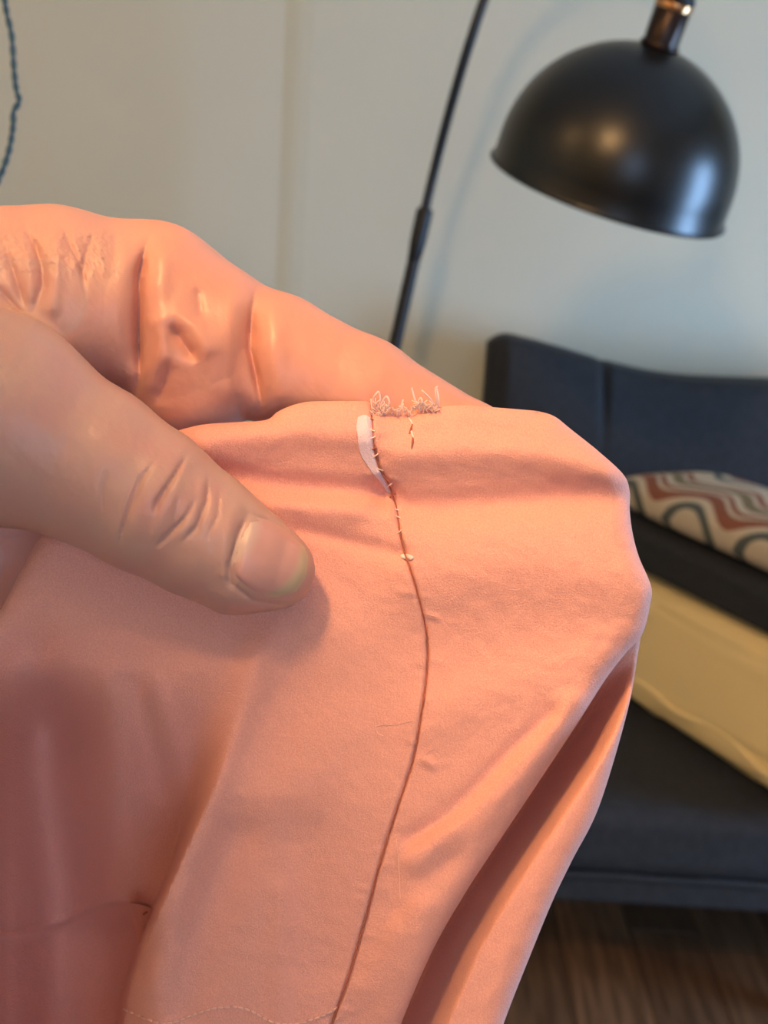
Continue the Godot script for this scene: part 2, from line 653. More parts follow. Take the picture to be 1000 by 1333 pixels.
func build_cushions() -> void:
	var ax := Vector3(0.4327, 0, 0.9015)
	var nn := Vector3(0.9015, 0, -0.4327)    # away from the viewer
	var line := Vector3(0.511, 0, -1.91)      # middle of the side that faces the viewer
	var seat_y := 0.397
	var deep := 0.17
	var y := thing("yellow_pillow", "plain mustard yellow pillow lying on the sofa seat under the dark cushion", "pillow", line + nn * deep + Vector3.UP * seat_y)
	var ym := mat(Color(0.91, 0.82, 0.59), 0.9)
	relief(ym, normal_tex(0.05, 3, 61, 256, 3.0), 8.0, 0.3)
	var yb := stuffed(line + nn * (deep + 0.004) + Vector3.UP * (seat_y + 0.124), ax, nn, Vector3(0.30, 0.124, deep), 0.28, 0.36, 0.05, 4)
	part("pillow_body", yb, ym, y)
	var seam := Build.new()
	var pts := PackedVector3Array()
	for k in 40:
		var s := -0.25 + 0.5 * k / 39.0
		pts.append(line + ax * s + nn * (0.004 + 0.004 * sin(s * 21.0)) + Vector3.UP * (seat_y + 0.06 + 0.004 * sin(s * 34.0) - 0.12 * maxf(s - 0.08, 0.0)))
	seam.tube(pts, PackedFloat32Array([0.0045]), 8)
	part("piping", seam, ym, y)
	var d := thing("dark_cushion", "dark charcoal velvet slab cushion lying between the yellow pillow and the zigzag cushion", "cushion", line + nn * deep + Vector3.UP * (seat_y + 0.248))
	var db := Build.new()
	db.rbox(Transform3D(Basis(ax, Vector3.UP, ax.cross(Vector3.UP)), line + nn * (deep - 0.004) + Vector3.UP * (seat_y + 0.289)), Vector3(0.31, 0.038, deep + 0.005), 0.022, 4)
	part("cushion_body", db, mats.velvet, d)
	var c := thing("zigzag_cushion", "throw cushion with rust, cream and grey-green zigzag stripes, topmost of the pile", "cushion", line + nn * deep + Vector3.UP * (seat_y + 0.326))
	var cm := mat(Color.WHITE, 0.9)
	cm.albedo_texture = chevron()
	var cb := stuffed(line + nn * 0.10 + Vector3.UP * (seat_y + 0.370), ax, nn, Vector3(0.30, 0.04, 0.11), 0.32, 0.7, 0.015, 9)
	part("cushion_body", cb, cm, c)

func chevron() -> ImageTexture:
	var cream := Color(0.74, 0.69, 0.60)
	var rust := Color(0.52, 0.31, 0.22)
	var sage := Color(0.31, 0.34, 0.32)
	var olive := Color(0.46, 0.41, 0.29)
	var bands := [[cream, 0.16], [sage, 0.09], [cream, 0.10], [rust, 0.14], [cream, 0.05], [rust, 0.06], [cream, 0.08], [olive, 0.12], [cream, 0.05], [rust, 0.07], [cream, 0.08]]
	var im := Image.create(384, 384, false, Image.FORMAT_RGB8)
	for py in 384:
		for px in 384:
			var u := px / 384.0
			var tri := absf(fposmod(u * 3.4 + 0.2, 1.0) * 2.0 - 1.0)
			var s := fposmod(py / 384.0 * 3.4 + smoothstep(0.0, 1.0, tri) * 0.24, 1.0)
			var col := cream
			for e in bands:
				if s < e[1]:
					col = e[0]
					break
				s -= e[1]
			var g := 0.94 + 0.06 * float((px * 7 + py * 13) % 5) / 4.0
			im.set_pixel(px, py, Color(col.r * g, col.g * g, col.b * g))
	return ImageTexture.create_from_image(im)

# ---------------------------------------------------------------- floor lamp
func build_lamp() -> void:
	var zp := -2.3
	var j := ray_to_z(553, 275, zp)
	var low := ray_to_z(515, 445, zp)
	var foot := low + (low - j) * ((low.y - 0.02) / (j.y - low.y))
	var t := thing("floor_lamp", "black arc floor lamp with a metal dome shade", "floor lamp", Vector3(foot.x, 0, foot.z))
	var plate := Build.new()
	plate.tube(PackedVector3Array([Vector3(foot.x, 0.0, foot.z), Vector3(foot.x, 0.018, foot.z), Vector3(foot.x, 0.024, foot.z)]), PackedFloat32Array([0.135, 0.135, 0.125]), 40)
	part("base", plate, mats.pole, t)
	var lower := Build.new()
	lower.tube(PackedVector3Array([foot, j + (low - j) * 0.3]), PackedFloat32Array([0.0115]), 18)
	part("lower_pole", lower, mats.pole, t)
	var col := Build.new()
	var dn := (low - j).normalized()
	col.tube(PackedVector3Array([j - dn * 0.006, j - dn * 0.0015, j + dn * 0.05, j + dn * 0.085]), PackedFloat32Array([0.010, 0.0145, 0.0145, 0.0115]), 18)
	part("collar", col, mats.pole, t)
	# dome
	var dd := 1.66
	var rim := pix(790, 250, dd)
	var tilt := 0.19
	var up := (cr * 0.34 + cu * 0.94).normalized()
	var sight := (rim - EYE).normalized()
	up = (up - sight * up.dot(sight)).normalized()
	up = (up * sqrt(1 - tilt * tilt) - sight * tilt).normalized()
	var s1 := up.cross(cf).normalized()
	var s2 := s1.cross(up).normalized()
	var rr := 158.0 * dd / F
	var prof := []                     # (radius, height) outside from the rim lip to the crown, then inside back
	var hs := 30.0 / 158.0
	prof.append(Vector2(1.0, 0.0))
	prof.append(Vector2(1.012, 0.012))
	prof.append(Vector2(1.012, 0.03))
	prof.append(Vector2(0.985, 0.042))
	for k in 30:
		var a := PI / 2 * k / 29.0
		prof.append(Vector2(maxf(0.985 * cos(a), 0.0), hs * 0.9 + 0.03 + 0.99 * sin(a)) if k > 0 else Vector2(0.985, hs))
	for k in 26:
		var a := PI / 2 * (1.0 - k / 25.0)
		prof.append(Vector2(maxf(0.968 * cos(a), 0.0), hs * 0.9 + 0.015 + 0.975 * sin(a)))
	prof.append(Vector2(0.968, 0.02))
	prof.append(Vector2(0.985, 0.0))
	prof.append(Vector2(1.0, 0.0))
	var dome := Build.new()
	dome.grid(72, prof.size() - 1, func(u, w):
		var q: Vector2 = prof[int(round(w * (prof.size() - 1)))]
		return rim + up * (q.y * rr) + (s1 * cos(TAU * u) + s2 * sin(TAU * u)) * (q.x * rr), true)
	part("dome_shade", dome, mats.black, t)
	var crown := rim + up * (rr * 1.185)
	# socket leans a little less than the dome
	var sd := up
	var k := dd / F
	var so := Build.new()
	so.tube(PackedVector3Array([crown - sd * 2 * k, crown + sd * 4 * k, crown + sd * 5 * k, crown + sd * 44 * k]), PackedFloat32Array([25 * k, 25 * k, 22 * k, 23 * k]), 28)
	part("socket", so, mats.bronze, t)
	var ring := Build.new()
	ring.tube(PackedVector3Array([crown + sd * 44 * k, crown + sd * 46 * k, crown + sd * 53 * k, crown + sd * 55 * k]), PackedFloat32Array([22.5 * k, 24 * k, 24 * k, 22.5 * k]), 28)
	part("socket_ring", ring, mats.copper, t)
	var cap := Build.new()
	cap.tube(PackedVector3Array([crown + sd * 55 * k, crown + sd * 60 * k, crown + sd * 64 * k, crown + sd * 67 * k, crown + sd * 69 * k, crown + sd * 76 * k]), PackedFloat32Array([24 * k, 23.5 * k, 21 * k, 17 * k, 10 * k, 9 * k]), 28)
	part("socket_cap", cap, mats.pole, t)
	# upper tube: rises from the collar and arcs over to the socket
	var c3 := Curve3D.new()
	var top := ray_to_z(630, 0, -2.22)
	var endp := crown + sd * 70 * k
	c3.add_point(j, Vector3.ZERO, (j - low) * 0.6)
	c3.add_point(top, Vector3(-0.026, -0.09, 0.01), Vector3(0.035, 0.10, 0.02))
	c3.add_point(Vector3(0.245, 1.76, -1.92), Vector3(-0.06, -0.01, -0.09), Vector3(0.05, 0.008, 0.09))
	c3.add_point(endp, sd * 0.12 + Vector3(0.0, 0.03, -0.02), Vector3.ZERO)
	c3.bake_interval = 0.015
	var tubep := c3.get_baked_points()
	var rad := PackedFloat32Array()
	for q in tubep:
		rad.append(0.0082)
	var up_t := Build.new()
	up_t.tube(tubep, rad, 14)
	part("upper_pole", up_t, mats.pole, t)
	# bulb inside the dome, unlit
	var bulb := Build.new()
	var bc := rim + up * (rr * 0.45)
	bulb.grid(20, 14, func(u, w):
		var a: float = PI * w
		var r2: float = 0.03 * sin(a) * (1.0 - 0.35 * smoothstep(0.0, 1.0, 1.0 - w) * 0.6)
		return bc + up * (cos(a) * 0.05) + (s1 * cos(TAU * u) + s2 * sin(TAU * u)) * r2, true)
	part("bulb", bulb, mat(Color(0.9, 0.9, 0.88), 0.3), t)

# ---------------------------------------------------------------- the pink shirt
var folds: Array[Stroke] = []
var rolls: Array[Stroke] = []
var flap: PackedVector2Array
var hem: PackedVector2Array
var seam_line: PackedVector2Array
var crinkle: FastNoiseLite

func line_x(l: PackedVector2Array, y: float) -> float:    # x of a line that runs down the picture
	for k in l.size() - 1:
		if y >= l[k].y and y <= l[k + 1].y:
			return lerpf(l[k].x, l[k + 1].x, (y - l[k].y) / maxf(l[k + 1].y - l[k].y, 1e-6))
	return l[0].x if y < l[0].y else l[l.size() - 1].x

func line_y(l: PackedVector2Array, x: float) -> float:
	for k in l.size() - 1:
		if x >= l[k].x and x <= l[k + 1].x:
			return lerpf(l[k].y, l[k + 1].y, (x - l[k].x) / maxf(l[k + 1].x - l[k].x, 1e-6))
	return l[0].y if x < l[0].x else l[l.size() - 1].y

func cloth_z(q: Vector2) -> float:
	var z := 72.0
	z -= 0.07 * maxf(q.y - 720.0, 0.0)
	var low := maxf(q.y - 1020.0, 0.0)
	z += 0.15 * low * low / (low + 60.0) * (1.0 - smoothstep(470.0, 570.0, q.x))
	z += 0.00009 * pow(maxf(q.x - 560.0, 0.0), 2.0) * 1.0
	for s in folds:
		z += 1.15 * s.at(q)
	for s in rolls:
		z += s.roll(q)
	z -= 350.0 * smoothstep(14.0, -110.0, q.x) * smoothstep(770.0, 1010.0, q.y)  # cloth out of view pulled forward to keep light out of the pocket
	if q.y > 840.0 and q.x < 420.0:
		var side := line_x(flap, q.y) - q.x          # above zero: left of the flap's edge
		var grow := smoothstep(860.0, 1230.0, q.y)
		var soft := lerpf(70.0, 7.0, smoothstep(860.0, 1150.0, q.y))
		z += 310.0 * grow * smoothstep(-soft * 0.25, soft, side)
		if side > 0.0 and q.x < 206.0:
			var below := q.y - line_y(hem, q.x)
			z += 16.0 * smoothstep(-1.0, 4.0, below) - 9.0 * exp(-below * below / 40.0)
	z += 1.6 * crinkle.get_noise_2d(q.x, q.y)
	return z

func cloth(q: Vector2, lift := 0.0) -> Vector3:
	return hp(q.x, q.y, cloth_z(q) - lift)

func sheet(g: Array, f: Callable) -> Build:
	var nv := g.size() - 1
	var row0: PackedVector2Array = g[0]
	var nu := row0.size() - 1
	var b := Build.new()
	b.grid(nu, nv, func(u, w):
		var row: PackedVector2Array = g[int(round(w * nv))]
		return f.call(row[int(round(u * nu))]))
	return b

func build_shirt() -> void:
	crinkle = noise(0.03, 3, 77)
	seam_line = smooth_line(vv([483, 522, 484, 540, 485, 556, 486, 574, 489, 593, 496, 614, 506, 629, 512, 647, 516, 659, 519, 677, 521, 696, 525, 713, 529, 726, 534, 740, 548, 788, 557, 836, 555, 885, 548, 932, 538, 990, 519, 1047, 495, 1124, 476, 1196, 452, 1278, 433, 1330, 400, 1430, 370, 1560, 275, 1950]), 310)
	flap = smooth_line(vv([345, 840, 305, 940, 272, 1030, 240, 1105, 207, 1180, 184, 1235, 166, 1292, 158, 1335, 140, 1430, 120, 1560, 70, 1950]), 70)
	hem = smooth_line(vv([-160, 1228, 0, 1219, 69, 1205, 124, 1181, 145, 1175, 170, 1176, 206, 1184]), 60)
	var seam_arr := []
	for q in seam_line:
		seam_arr.append(q)
	var right_edge := vv([700, 535, 722, 542, 745, 560, 780, 588, 812, 618, 820, 640, 820, 665, 824, 695, 832, 725, 848, 764, 846, 790, 836, 826, 815, 850, 788, 885, 750, 945, 700, 1020, 640, 1110, 600, 1172, 562, 1240, 522, 1333, 485, 1430, 440, 1560, 330, 1950])
	var top_r := vv([483, 523, 500, 536, 530, 541, 560, 532, 600, 528, 650, 531, 700, 535])
	var top_l := vv([225, 562, 262, 553, 300, 550, 345, 547, 362, 536, 380, 528, 402, 523, 440, 522, 483, 522])
	var left_l := vv([225, 562, 140, 640, 62, 690, 30, 738, 0, 795, -60, 900, -130, 1100, -160, 1300, -180, 1560, -210, 1950])
	# folds: below zero stands towards the camera
	folds = [
		st([520, 590, 600, 586, 700, 590, 790, 612], 26, -15), st([500, 652, 560, 660, 650, 655, 740, 648, 815, 645], 24, 15),
		st([545, 745, 680, 730, 840, 750], 55, -16), st([560, 850, 700, 860, 800, 850], 50, 4),
		st([270, 578, 400, 562, 478, 568], 24, -13), st([270, 618, 380, 632, 495, 640], 17, 14),
		st([320, 655, 420, 664, 505, 668], 13, -6), st([390, 690, 450, 704, 522, 722], 11, 7),
		st([430, 830, 300, 850], 60, -8), st([560, 940, 640, 900, 780, 850], 35, -6),
		st([40, 850, 46, 900], 40, 26), st([58, 960, 60, 1010, 80, 1150, 70, 1420], 56, 170), st([150, 1230, 130, 1420], 44, 120), 
		st([176, 890, 195, 960, 214, 1030], 13, 7), st([205, 890, 228, 970, 245, 1040], 14, -7), st([140, 880, 150, 980, 150, 1100], 18, -8),
		st([340, 850, 300, 960, 268, 1060, 226, 1170, 190, 1280], 26, -16),
		st([310, 1090, 270, 1200, 240, 1320], 30, 12), st([440, 950, 400, 1010, 350, 1040], 40, -6),
		st([365, 1160, 362, 1340], 14, -5), st([400, 1100, 420, 1250], 40, 8),
		st([536, 1092, 570, 1070, 612, 1037, 660, 985, 716, 932], 13, 8), st([545, 1118, 610, 1070, 680, 1000, 750, 920], 22, -9),
		st([520, 1180, 580, 1120], 20, 5), st([480, 1290, 540, 1180], 26, -8),
		st([500, 640, 530, 660], 12, 4), st([555, 990, 562, 996], 6, -5), st([478, 654, 490, 655], 5, -5)]
	for k in 70:                          # small puckers that the stitches draw in along the seam
		var q := seam_line[rng.randi_range(2, 190)]
		var side := -1.0 if rng.randf() < 0.5 else 1.0
		var len_ := 8.0 + 14.0 * rng.randf()
		folds.append(st([q.x + side * 3.0, q.y, q.x + side * len_, q.y + rng.randf_range(-4, 4)], 2.6 + 1.6 * rng.randf(), rng.randf_range(-2.6, 1.6)))
	var seam_pts := []
	for k in range(0, seam_line.size(), 6):
		seam_pts.append(seam_line[k])
	rolls = [Stroke.new(smooth_stroke(right_edge), 30, 34), Stroke.new(smooth_stroke(top_r), 22, 24), Stroke.new(smooth_stroke(top_l), 22, 26),
		Stroke.new(smooth_stroke(left_l), 30, 34), Stroke.new(seam_pts, 6, 9)]

	var t := thing("shirt", "pink crepe garment with a torn side seam held in the hand", "clothing", cloth(Vector2(480, 900)))
	var bottom_l := vv([-210, 1950, 0, 1960, 150, 1955, 274, 1950])
	var bottom_r := vv([276, 1950, 330, 1950])
	var lseam := []
	var rseam := []
	for q in seam_line:
		lseam.append(q + Vector2(-0.7, 0))
		rseam.append(q + Vector2(0.9, 0))
	part("left_panel", sheet(coons(top_l, lseam, bottom_l, left_l, 190, 430), cloth), mats.pink, t, false)
	part("right_panel", sheet(coons(top_r, right_edge, bottom_r, rseam, 110, 430), cloth), mats.pink, t, false)
	# the back layer seen below the right edge
	var br := vv([740, 615, 775, 655, 795, 710, 820, 770, 834, 815, 830, 855, 816, 930, 780, 1050, 745, 1120, 720, 1172, 690, 1245, 655, 1335, 625, 1430, 590, 1560, 470, 1950])
	var bl := vv([560, 600, 560, 700, 600, 800, 560, 960, 520, 1080, 480, 1170, 450, 1260, 400, 1335, 380, 1430, 350, 1560, 250, 1950])
	var bedge := Stroke.new(smooth_stroke(br), 32, 34)
	var redge := PackedVector2Array()
	for q in right_edge:
		redge.append(q)
	var back_z := func(q: Vector2) -> float:
		var off := q.x - line_x(redge, q.y)
		var z := 138.0 - 0.07 * maxf(q.y - 720.0, 0.0)
		var grow := smoothstep(800.0, 1000.0, q.y)
		z += 190.0 * grow * (1.0 - smoothstep(0.0, 38.0 + 26.0 * grow, off)) - 40.0 * smoothstep(10.0, 70.0, off)
		z += bedge.roll(q)
		z += 1.6 * crinkle.get_noise_2d(q.x, q.y + 500.0)
		if q.y < 850.0:
			z = lerpf(z, 100.0, 1.0 - smoothstep(770.0, 850.0, q.y))
		return z
	part("back_panel", sheet(coons(vv([560, 600, 650, 605, 740, 615]), br, vv([250, 1950, 360, 1955, 470, 1950]), bl, 100, 280), func(q): return hp(q.x, q.y, back_z.call(q))), mats.pink, t, false)
	# interfacing that shows where the seam has torn
	var wedge := coons(vv([466, 543, 475, 540, 484, 545]), vv([484, 545, 485, 565, 488, 594, 497, 618, 509, 642]), vv([504, 640, 506, 641, 509, 642]), vv([466, 543, 464, 556, 466, 568, 467, 580, 471, 594, 478, 605, 486, 617, 495, 627, 504, 640]), 12, 40)
	part("torn_interfacing", sheet(wedge, func(q): return cloth(q, 2.0 if absf(q.x - line_x(seam_line, q.y)) > 5.0 else 1.0)), mats.facing, t, false).set_meta("label", "pale lavender strip laid bare along the torn seam")
	# dark thread that also paints the shade in the groove, and stitches
	var sb := Build.new()
	var sp := PackedVector3Array()
	for q in seam_line:
		var jit := 0.7 * crinkle.get_noise_2d(q.y * 6.0, 40.0)
		sp.append(hp(q.x + jit, q.y, cloth_z(q + Vector2(9, 0)) + 3.0 - 1.5 * absf(crinkle.get_noise_2d(q.y * 9.0, 90.0))))
	sb.tube(sp, PackedFloat32Array([1.1 * UNIT]), 6)
	part("seam_shade_thread", sb, mats.thread_dark, t)
	for k in [3, 5, 8, 10, 13, 15, 19, 24, 27, 31, 33, 37]:
		var q := seam_line[k]
		var dq := Vector2(1.5 + 2.5 * rng.randf(), -2.5 + 5.0 * rng.randf())
		var s := Build.new()
		s.tube(PackedVector3Array([cloth(q - dq, 0.5), hp(q.x, q.y, cloth_z(q + Vector2(7, 0)) - 1.0), cloth(q + dq, 0.5)]), PackedFloat32Array([0.9 * UNIT]), 6)
		part("stitch", s, mats.thread if rng.randf() < 0.7 else mats.thread_dark, t)
	# the stray brown stitches on the right panel
	var loose := [[531, 541, 537, 552], [537, 552, 533, 565], [534, 558, 539, 571], [538, 568, 536, 584]]
	for k in loose.size():
		var e: Array = loose[k]
		var a := Vector2(e[0], e[1])
		var b := Vector2(e[2], e[3])
		var s := Build.new()
		s.tube(PackedVector3Array([cloth(a, 0.0), cloth(a.lerp(b, 0.5), 2.5), cloth(b, 0.0)]), PackedFloat32Array([0.9 * UNIT, 1.5 * UNIT, 0.9 * UNIT]), 6)
		part("stitch", s, mats.thread if k % 2 == 0 else mats.thread_dark, t)
	# knot that ends the tear
	var kn := Build.new()
	kn.grid(12, 8, func(u, w): return cloth(Vector2(530 + 9 * sin(PI * w) * cos(TAU * u), 725 + 4 * sin(PI * w) * sin(TAU * u) + 0.15 * 9 * sin(PI * w) * cos(TAU * u)), 2.0 + 4.0 * cos(PI * w)), true)
	part("thread_knot", kn, mats.thread, t)
	# frayed ends along the torn top
	var fr := [
		[488, 540, -2, 486, 520, 4, 490, 512, 8], [490, 540, 0, 495, 522, 6, 493, 510, 9, 489, 514, 10],
		[494, 538, 0, 497, 525, 8, 503, 516, 12, 507, 523, 12, 505, 531, 8, 500, 534, 4], [486, 545, 0, 484, 530, 5, 483, 519, 7],
		[497, 545, 0, 500, 538, 5, 498, 528, 8], [520, 541, 0, 522, 530, 5, 525, 520, 7], [526, 541, 0, 524, 531, 4, 519, 529, 6],
		[548, 535, 0, 541, 522, 6, 537, 509, 8, 536, 505, 9], [552, 535, 0, 545, 524, 8, 548, 518, 11, 550, 525, 10],
		[568, 532, 0, 560, 519, 8, 549, 508, 12], [570, 532, 0, 568, 518, 8, 567, 506, 10, 570, 503, 10], [571, 532, 0, 571, 520, 8, 568, 504, 9],
		[556, 534, 0, 546, 530, 5, 538, 531, 6], [560, 534, 0, 552, 526, 5, 546, 524, 6], [536, 541, 0, 530, 534, 4, 526, 535, 5], [510, 540, 0, 514, 534, 4, 520, 535, 5]]
	for e in fr:
		var c3 := Curve3D.new()
		var pts: Array[Vector3] = []
		for k in range(0, e.size(), 3):
			pts.append(hp(e[k], e[k + 1], 88.0 - e[k + 2] * 1.5))
		for k in pts.size():
			var tn := (pts[mini(k + 1, pts.size() - 1)] - pts[maxi(k - 1, 0)]) / 6.0
			c3.add_point(pts[k], -tn, tn)
		c3.bake_interval = 2.0 * UNIT
		var s := Build.new()
		s.tube(c3.get_baked_points(), PackedFloat32Array([1.25 * UNIT]), 6)
		part("frayed_thread", s, mats.thread, t)
	# fuzzy tufts at the two torn spots
	for k in 64:
		var a := Vector2(487 + 16 * rng.randf(), 546 - 16 * rng.randf())
		if k >= 26:
			a = Vector2(540 + 26 * rng.randf(), 538 - 8 * rng.randf())
		if k >= 54:
			a = Vector2(508 + 26 * rng.randf(), 541 - 4 * rng.randf())
		var b := a + Vector2(-8 + 16 * rng.randf(), -3 - 10 * rng.randf())
		var m := (a + b) / 2 + Vector2(-5 + 10 * rng.randf(), -2)
		var s := Build.new()
		s.tube(PackedVector3Array([hp(a.x, a.y, 82), hp(m.x, m.y, 74 - 4 * rng.randf()), hp(b.x, b.y, 79)]), PackedFloat32Array([0.75 * UNIT]), 5)
		part("frayed_thread", s, mats.thread, t)
	# lint on the cloth
	for e in [[488, 946, 500, 943, 515, 944, 528, 940, 541, 938], [488, 946, 492, 955, 499, 958], [516, 1092, 518, 1110, 520, 1140, 521, 1170], [553, 983, 558, 978, 564, 975]]:
		var s := Build.new()
		var pts := PackedVector3Array()
		for k in range(0, e.size(), 2):
			pts.append(cloth(Vector2(e[k], e[k + 1]), 1.0))
		s.tube(pts, PackedFloat32Array([0.45 * UNIT]), 5)
		part("lint", s, mats.stitching, t)
	# top-stitched hem of the near flap: a scalloped row of stitches
	var hl := smooth_line(vv([160, 1313, 178, 1321, 203, 1331, 225, 1331, 257, 1319, 290, 1311, 322, 1314, 350, 1329, 372, 1334, 395, 1331, 428, 1319, 440, 1310]), 34)
	for k in range(0, 34):
		var a := hl[k]
		var b := hl[k].lerp(hl[k + 1], 0.72)
		var s := Build.new()
		s.tube(PackedVector3Array([cloth(a, 0.0), cloth(a.lerp(b, 0.3), 1.3), cloth(a.lerp(b, 0.7), 1.3), cloth(b, 0.0)]), PackedFloat32Array([1.2 * UNIT, 1.7 * UNIT, 1.7 * UNIT, 1.2 * UNIT]), 6)
		part("hem_stitch", s, mats.stitching, t)
	# small turned-back corner of the inner hem
	var tab := coons(vv([166, 1176, 185, 1178, 206, 1186]), vv([206, 1186, 203, 1205, 190, 1236]), vv([183, 1232, 186, 1234, 190, 1236]), vv([166, 1176, 174, 1202, 183, 1232]), 10, 16)
	part("hem_corner", sheet(tab, func(q): return hp(q.x, q.y, cloth_z(Vector2(minf(q.x, 172.0), q.y)) - 60.0 - 0.4 * (q.x - 166.0))), mats.pink, t, false)
	var dot := Build.new()
	dot.tube(PackedVector3Array([hp(187, 1190, cloth_z(Vector2(172, 1190)) - 72.0), hp(192, 1186, cloth_z(Vector2(172, 1188)) - 74.0)]), PackedFloat32Array([2.0 * UNIT]), 6)
	part("stitch", dot, mats.thread_dark, t)

func smooth_stroke(p: Array) -> Array:
	var out := []
	for q in smooth_line(p, p.size() * 7):
		out.append(q)
	return out

# ---------------------------------------------------------------- the hand
class Bone:
	var a: Vector3
	var b: Vector3
	var ra: float
	var rb: float
	var k: float
	func dist(p: Vector3) -> float:
		var d := b - a
		var t := clampf((p - a).dot(d) / d.length_squared(), 0.0, 1.0)
		return (a + d * t).distance_to(p) - lerpf(ra, rb, t)

func bone(ax: float, ay: float, az: float, ra: float, bx: float, by: float, bz: float, rb: float, k := 12.0) -> Bone:
	var o := Bone.new()
	o.a = Vector3(ax, ay, az)
	o.b = Vector3(bx, by, bz)
	o.ra = ra
	o.rb = rb
	o.k = k
	return o

func field(bones: Array[Bone], p: Vector3) -> float:
	var d := 1e6
	for o in bones:
		var e := o.dist(p)
		var k := o.k
		var h := maxf(k - absf(d - e), 0.0) / k
		d = minf(d, e) - h * h * k * 0.25
	return d

func surface_nets(bones: Array[Bone], lo: Vector3, hi: Vector3, cell: float, out: Build) -> void:
	const B := 6
	var nb := Vector3i(((hi - lo) / (cell * B)).ceil())
	var n := nb * B + Vector3i.ONE
	var f := PackedFloat32Array()
	f.resize(n.x * n.y * n.z)
	f.fill(1e4)
	var live: Array[Vector3i] = []
	var half := Vector3.ONE * cell * B * 0.5
	var reach := half.length() + 2.0 * cell
	for bz in nb.z:
		for by in nb.y:
			for bx in nb.x:
				var c := lo + Vector3(bx, by, bz) * cell * B + half
				if absf(field(bones, c)) > reach + 10.0:
					continue
				var near: Array[Bone] = []
				for o in bones:
					if o.dist(c) < reach + 45.0:
						near.append(o)
				if near.is_empty():
					continue
				live.append(Vector3i(bx, by, bz))
				for k in B + 1:
					for j in B + 1:
						for i in B + 1:
							var at := ((bz * B + k) * n.y + by * B + j) * n.x + bx * B + i
							if f[at] > 9e3:
								f[at] = field(near, lo + Vector3(bx * B + i, by * B + j, bz * B + k) * cell)
	var id := {}
	var sx := 1
	var sy := n.x
	var sz := n.x * n.y
	var corner := [0, sx, sy, sx + sy, sz, sx + sz, sy + sz, sx + sy + sz]
	var cp := [Vector3(0, 0, 0), Vector3(1, 0, 0), Vector3(0, 1, 0), Vector3(1, 1, 0), Vector3(0, 0, 1), Vector3(1, 0, 1), Vector3(0, 1, 1), Vector3(1, 1, 1)]
	var edges := [[0, 1], [2, 3], [4, 5], [6, 7], [0, 2], [1, 3], [4, 6], [5, 7], [0, 4], [1, 5], [2, 6], [3, 7]]
	var cells := PackedInt32Array()
	for bl in live:
		for k in B:
			for j in B:
				for i in B:
					var at := ((bl.z * B + k) * n.y + bl.y * B + j) * n.x + bl.x * B + i
					var s0 := f[at] < 0.0
					if (f[at + sx] < 0.0) == s0 and (f[at + sy] < 0.0) == s0 and (f[at + sx + sy] < 0.0) == s0 and (f[at + sz] < 0.0) == s0 and (f[at + sx + sz] < 0.0) == s0 and (f[at + sy + sz] < 0.0) == s0 and (f[at + sx + sy + sz] < 0.0) == s0:
						continue
					var sum := Vector3.ZERO
					var m := 0
					for e in edges:
						var fa: float = f[at + corner[e[0]]]
						var fb: float = f[at + corner[e[1]]]
						if (fa < 0.0) != (fb < 0.0):
							var pa: Vector3 = cp[e[0]]
							sum += pa.lerp(cp[e[1]], fa / (fa - fb))
							m += 1
					id[at] = out.v.size()
					cells.append(at)
					out.v.append(lo + (Vector3(bl.x * B + i, bl.y * B + j, bl.z * B + k) + sum / m) * cell)
					out.uv.append(Vector2.ZERO)
					out.c.append(Color.WHITE)
	var axes := [[sx, sy, sz], [sy, sz, sx], [sz, sx, sy]]
	for at in cells:
		for ax in axes:
			var fa := f[at]
			var fb: float = f[at + ax[0]]
			if (fa < 0.0) == (fb < 0.0):
				continue
			var p: int = at - ax[1]
			var q: int = at - ax[2]
			var w: int = at - ax[1] - ax[2]
			if not (id.has(p) and id.has(q) and id.has(w)):
				continue
			if fa < 0.0:
				out.ix.append_array([id[at], id[p], id[w], id[at], id[w], id[q]])
			else:
				out.ix.append_array([id[at], id[w], id[p], id[at], id[q], id[w]])

# splits every triangle whose corners satisfy "inside" into four, and its neighbours to match
func refine(b: Build, inside: Callable) -> void:
	var on := PackedByteArray()
	on.resize(b.v.size())
	for k in b.v.size():
		on[k] = 1 if inside.call(b.v[k]) else 0
	var mids := {}
	for k in range(0, b.ix.size(), 3):
		if on[b.ix[k]] + on[b.ix[k + 1]] + on[b.ix[k + 2]] < 3:
			continue
		for e in 3:
			var i := b.ix[k + e]
			var j := b.ix[k + (e + 1) % 3]
			var key := (mini(i, j) << 24) | maxi(i, j)
			if not mids.has(key):
				mids[key] = b.v.size()
				b.v.append((b.v[i] + b.v[j]) / 2.0)
				b.uv.append(Vector2.ZERO)
				b.c.append(Color.WHITE)
	var out := PackedInt32Array()
	for k in range(0, b.ix.size(), 3):
		var t := [b.ix[k], b.ix[k + 1], b.ix[k + 2]]
		var m := [-1, -1, -1]
		var n := 0
		for e in 3:
			var i: int = t[e]
			var j: int = t[(e + 1) % 3]
			var key := (mini(i, j) << 24) | maxi(i, j)
			if mids.has(key):
				m[e] = mids[key]
				n += 1
		if n == 0:
			out.append_array(t)
		elif n == 3:
			out.append_array([t[0], m[0], m[2], m[0], t[1], m[1], m[2], m[1], t[2], m[0], m[1], m[2]])
		else:
			var ring := []
			for e in 3:
				ring.append(t[e])
				if m[e] >= 0:
					ring.append(m[e])
			var s := 0                     # fan from a split point
			for e in ring.size():
				if ring[e] in m:
					s = e
					break
			for e in range(1, ring.size() - 1):
				out.append_array([ring[s], ring[(s + e) % ring.size()], ring[(s + e + 1) % ring.size()]])
	b.ix = out

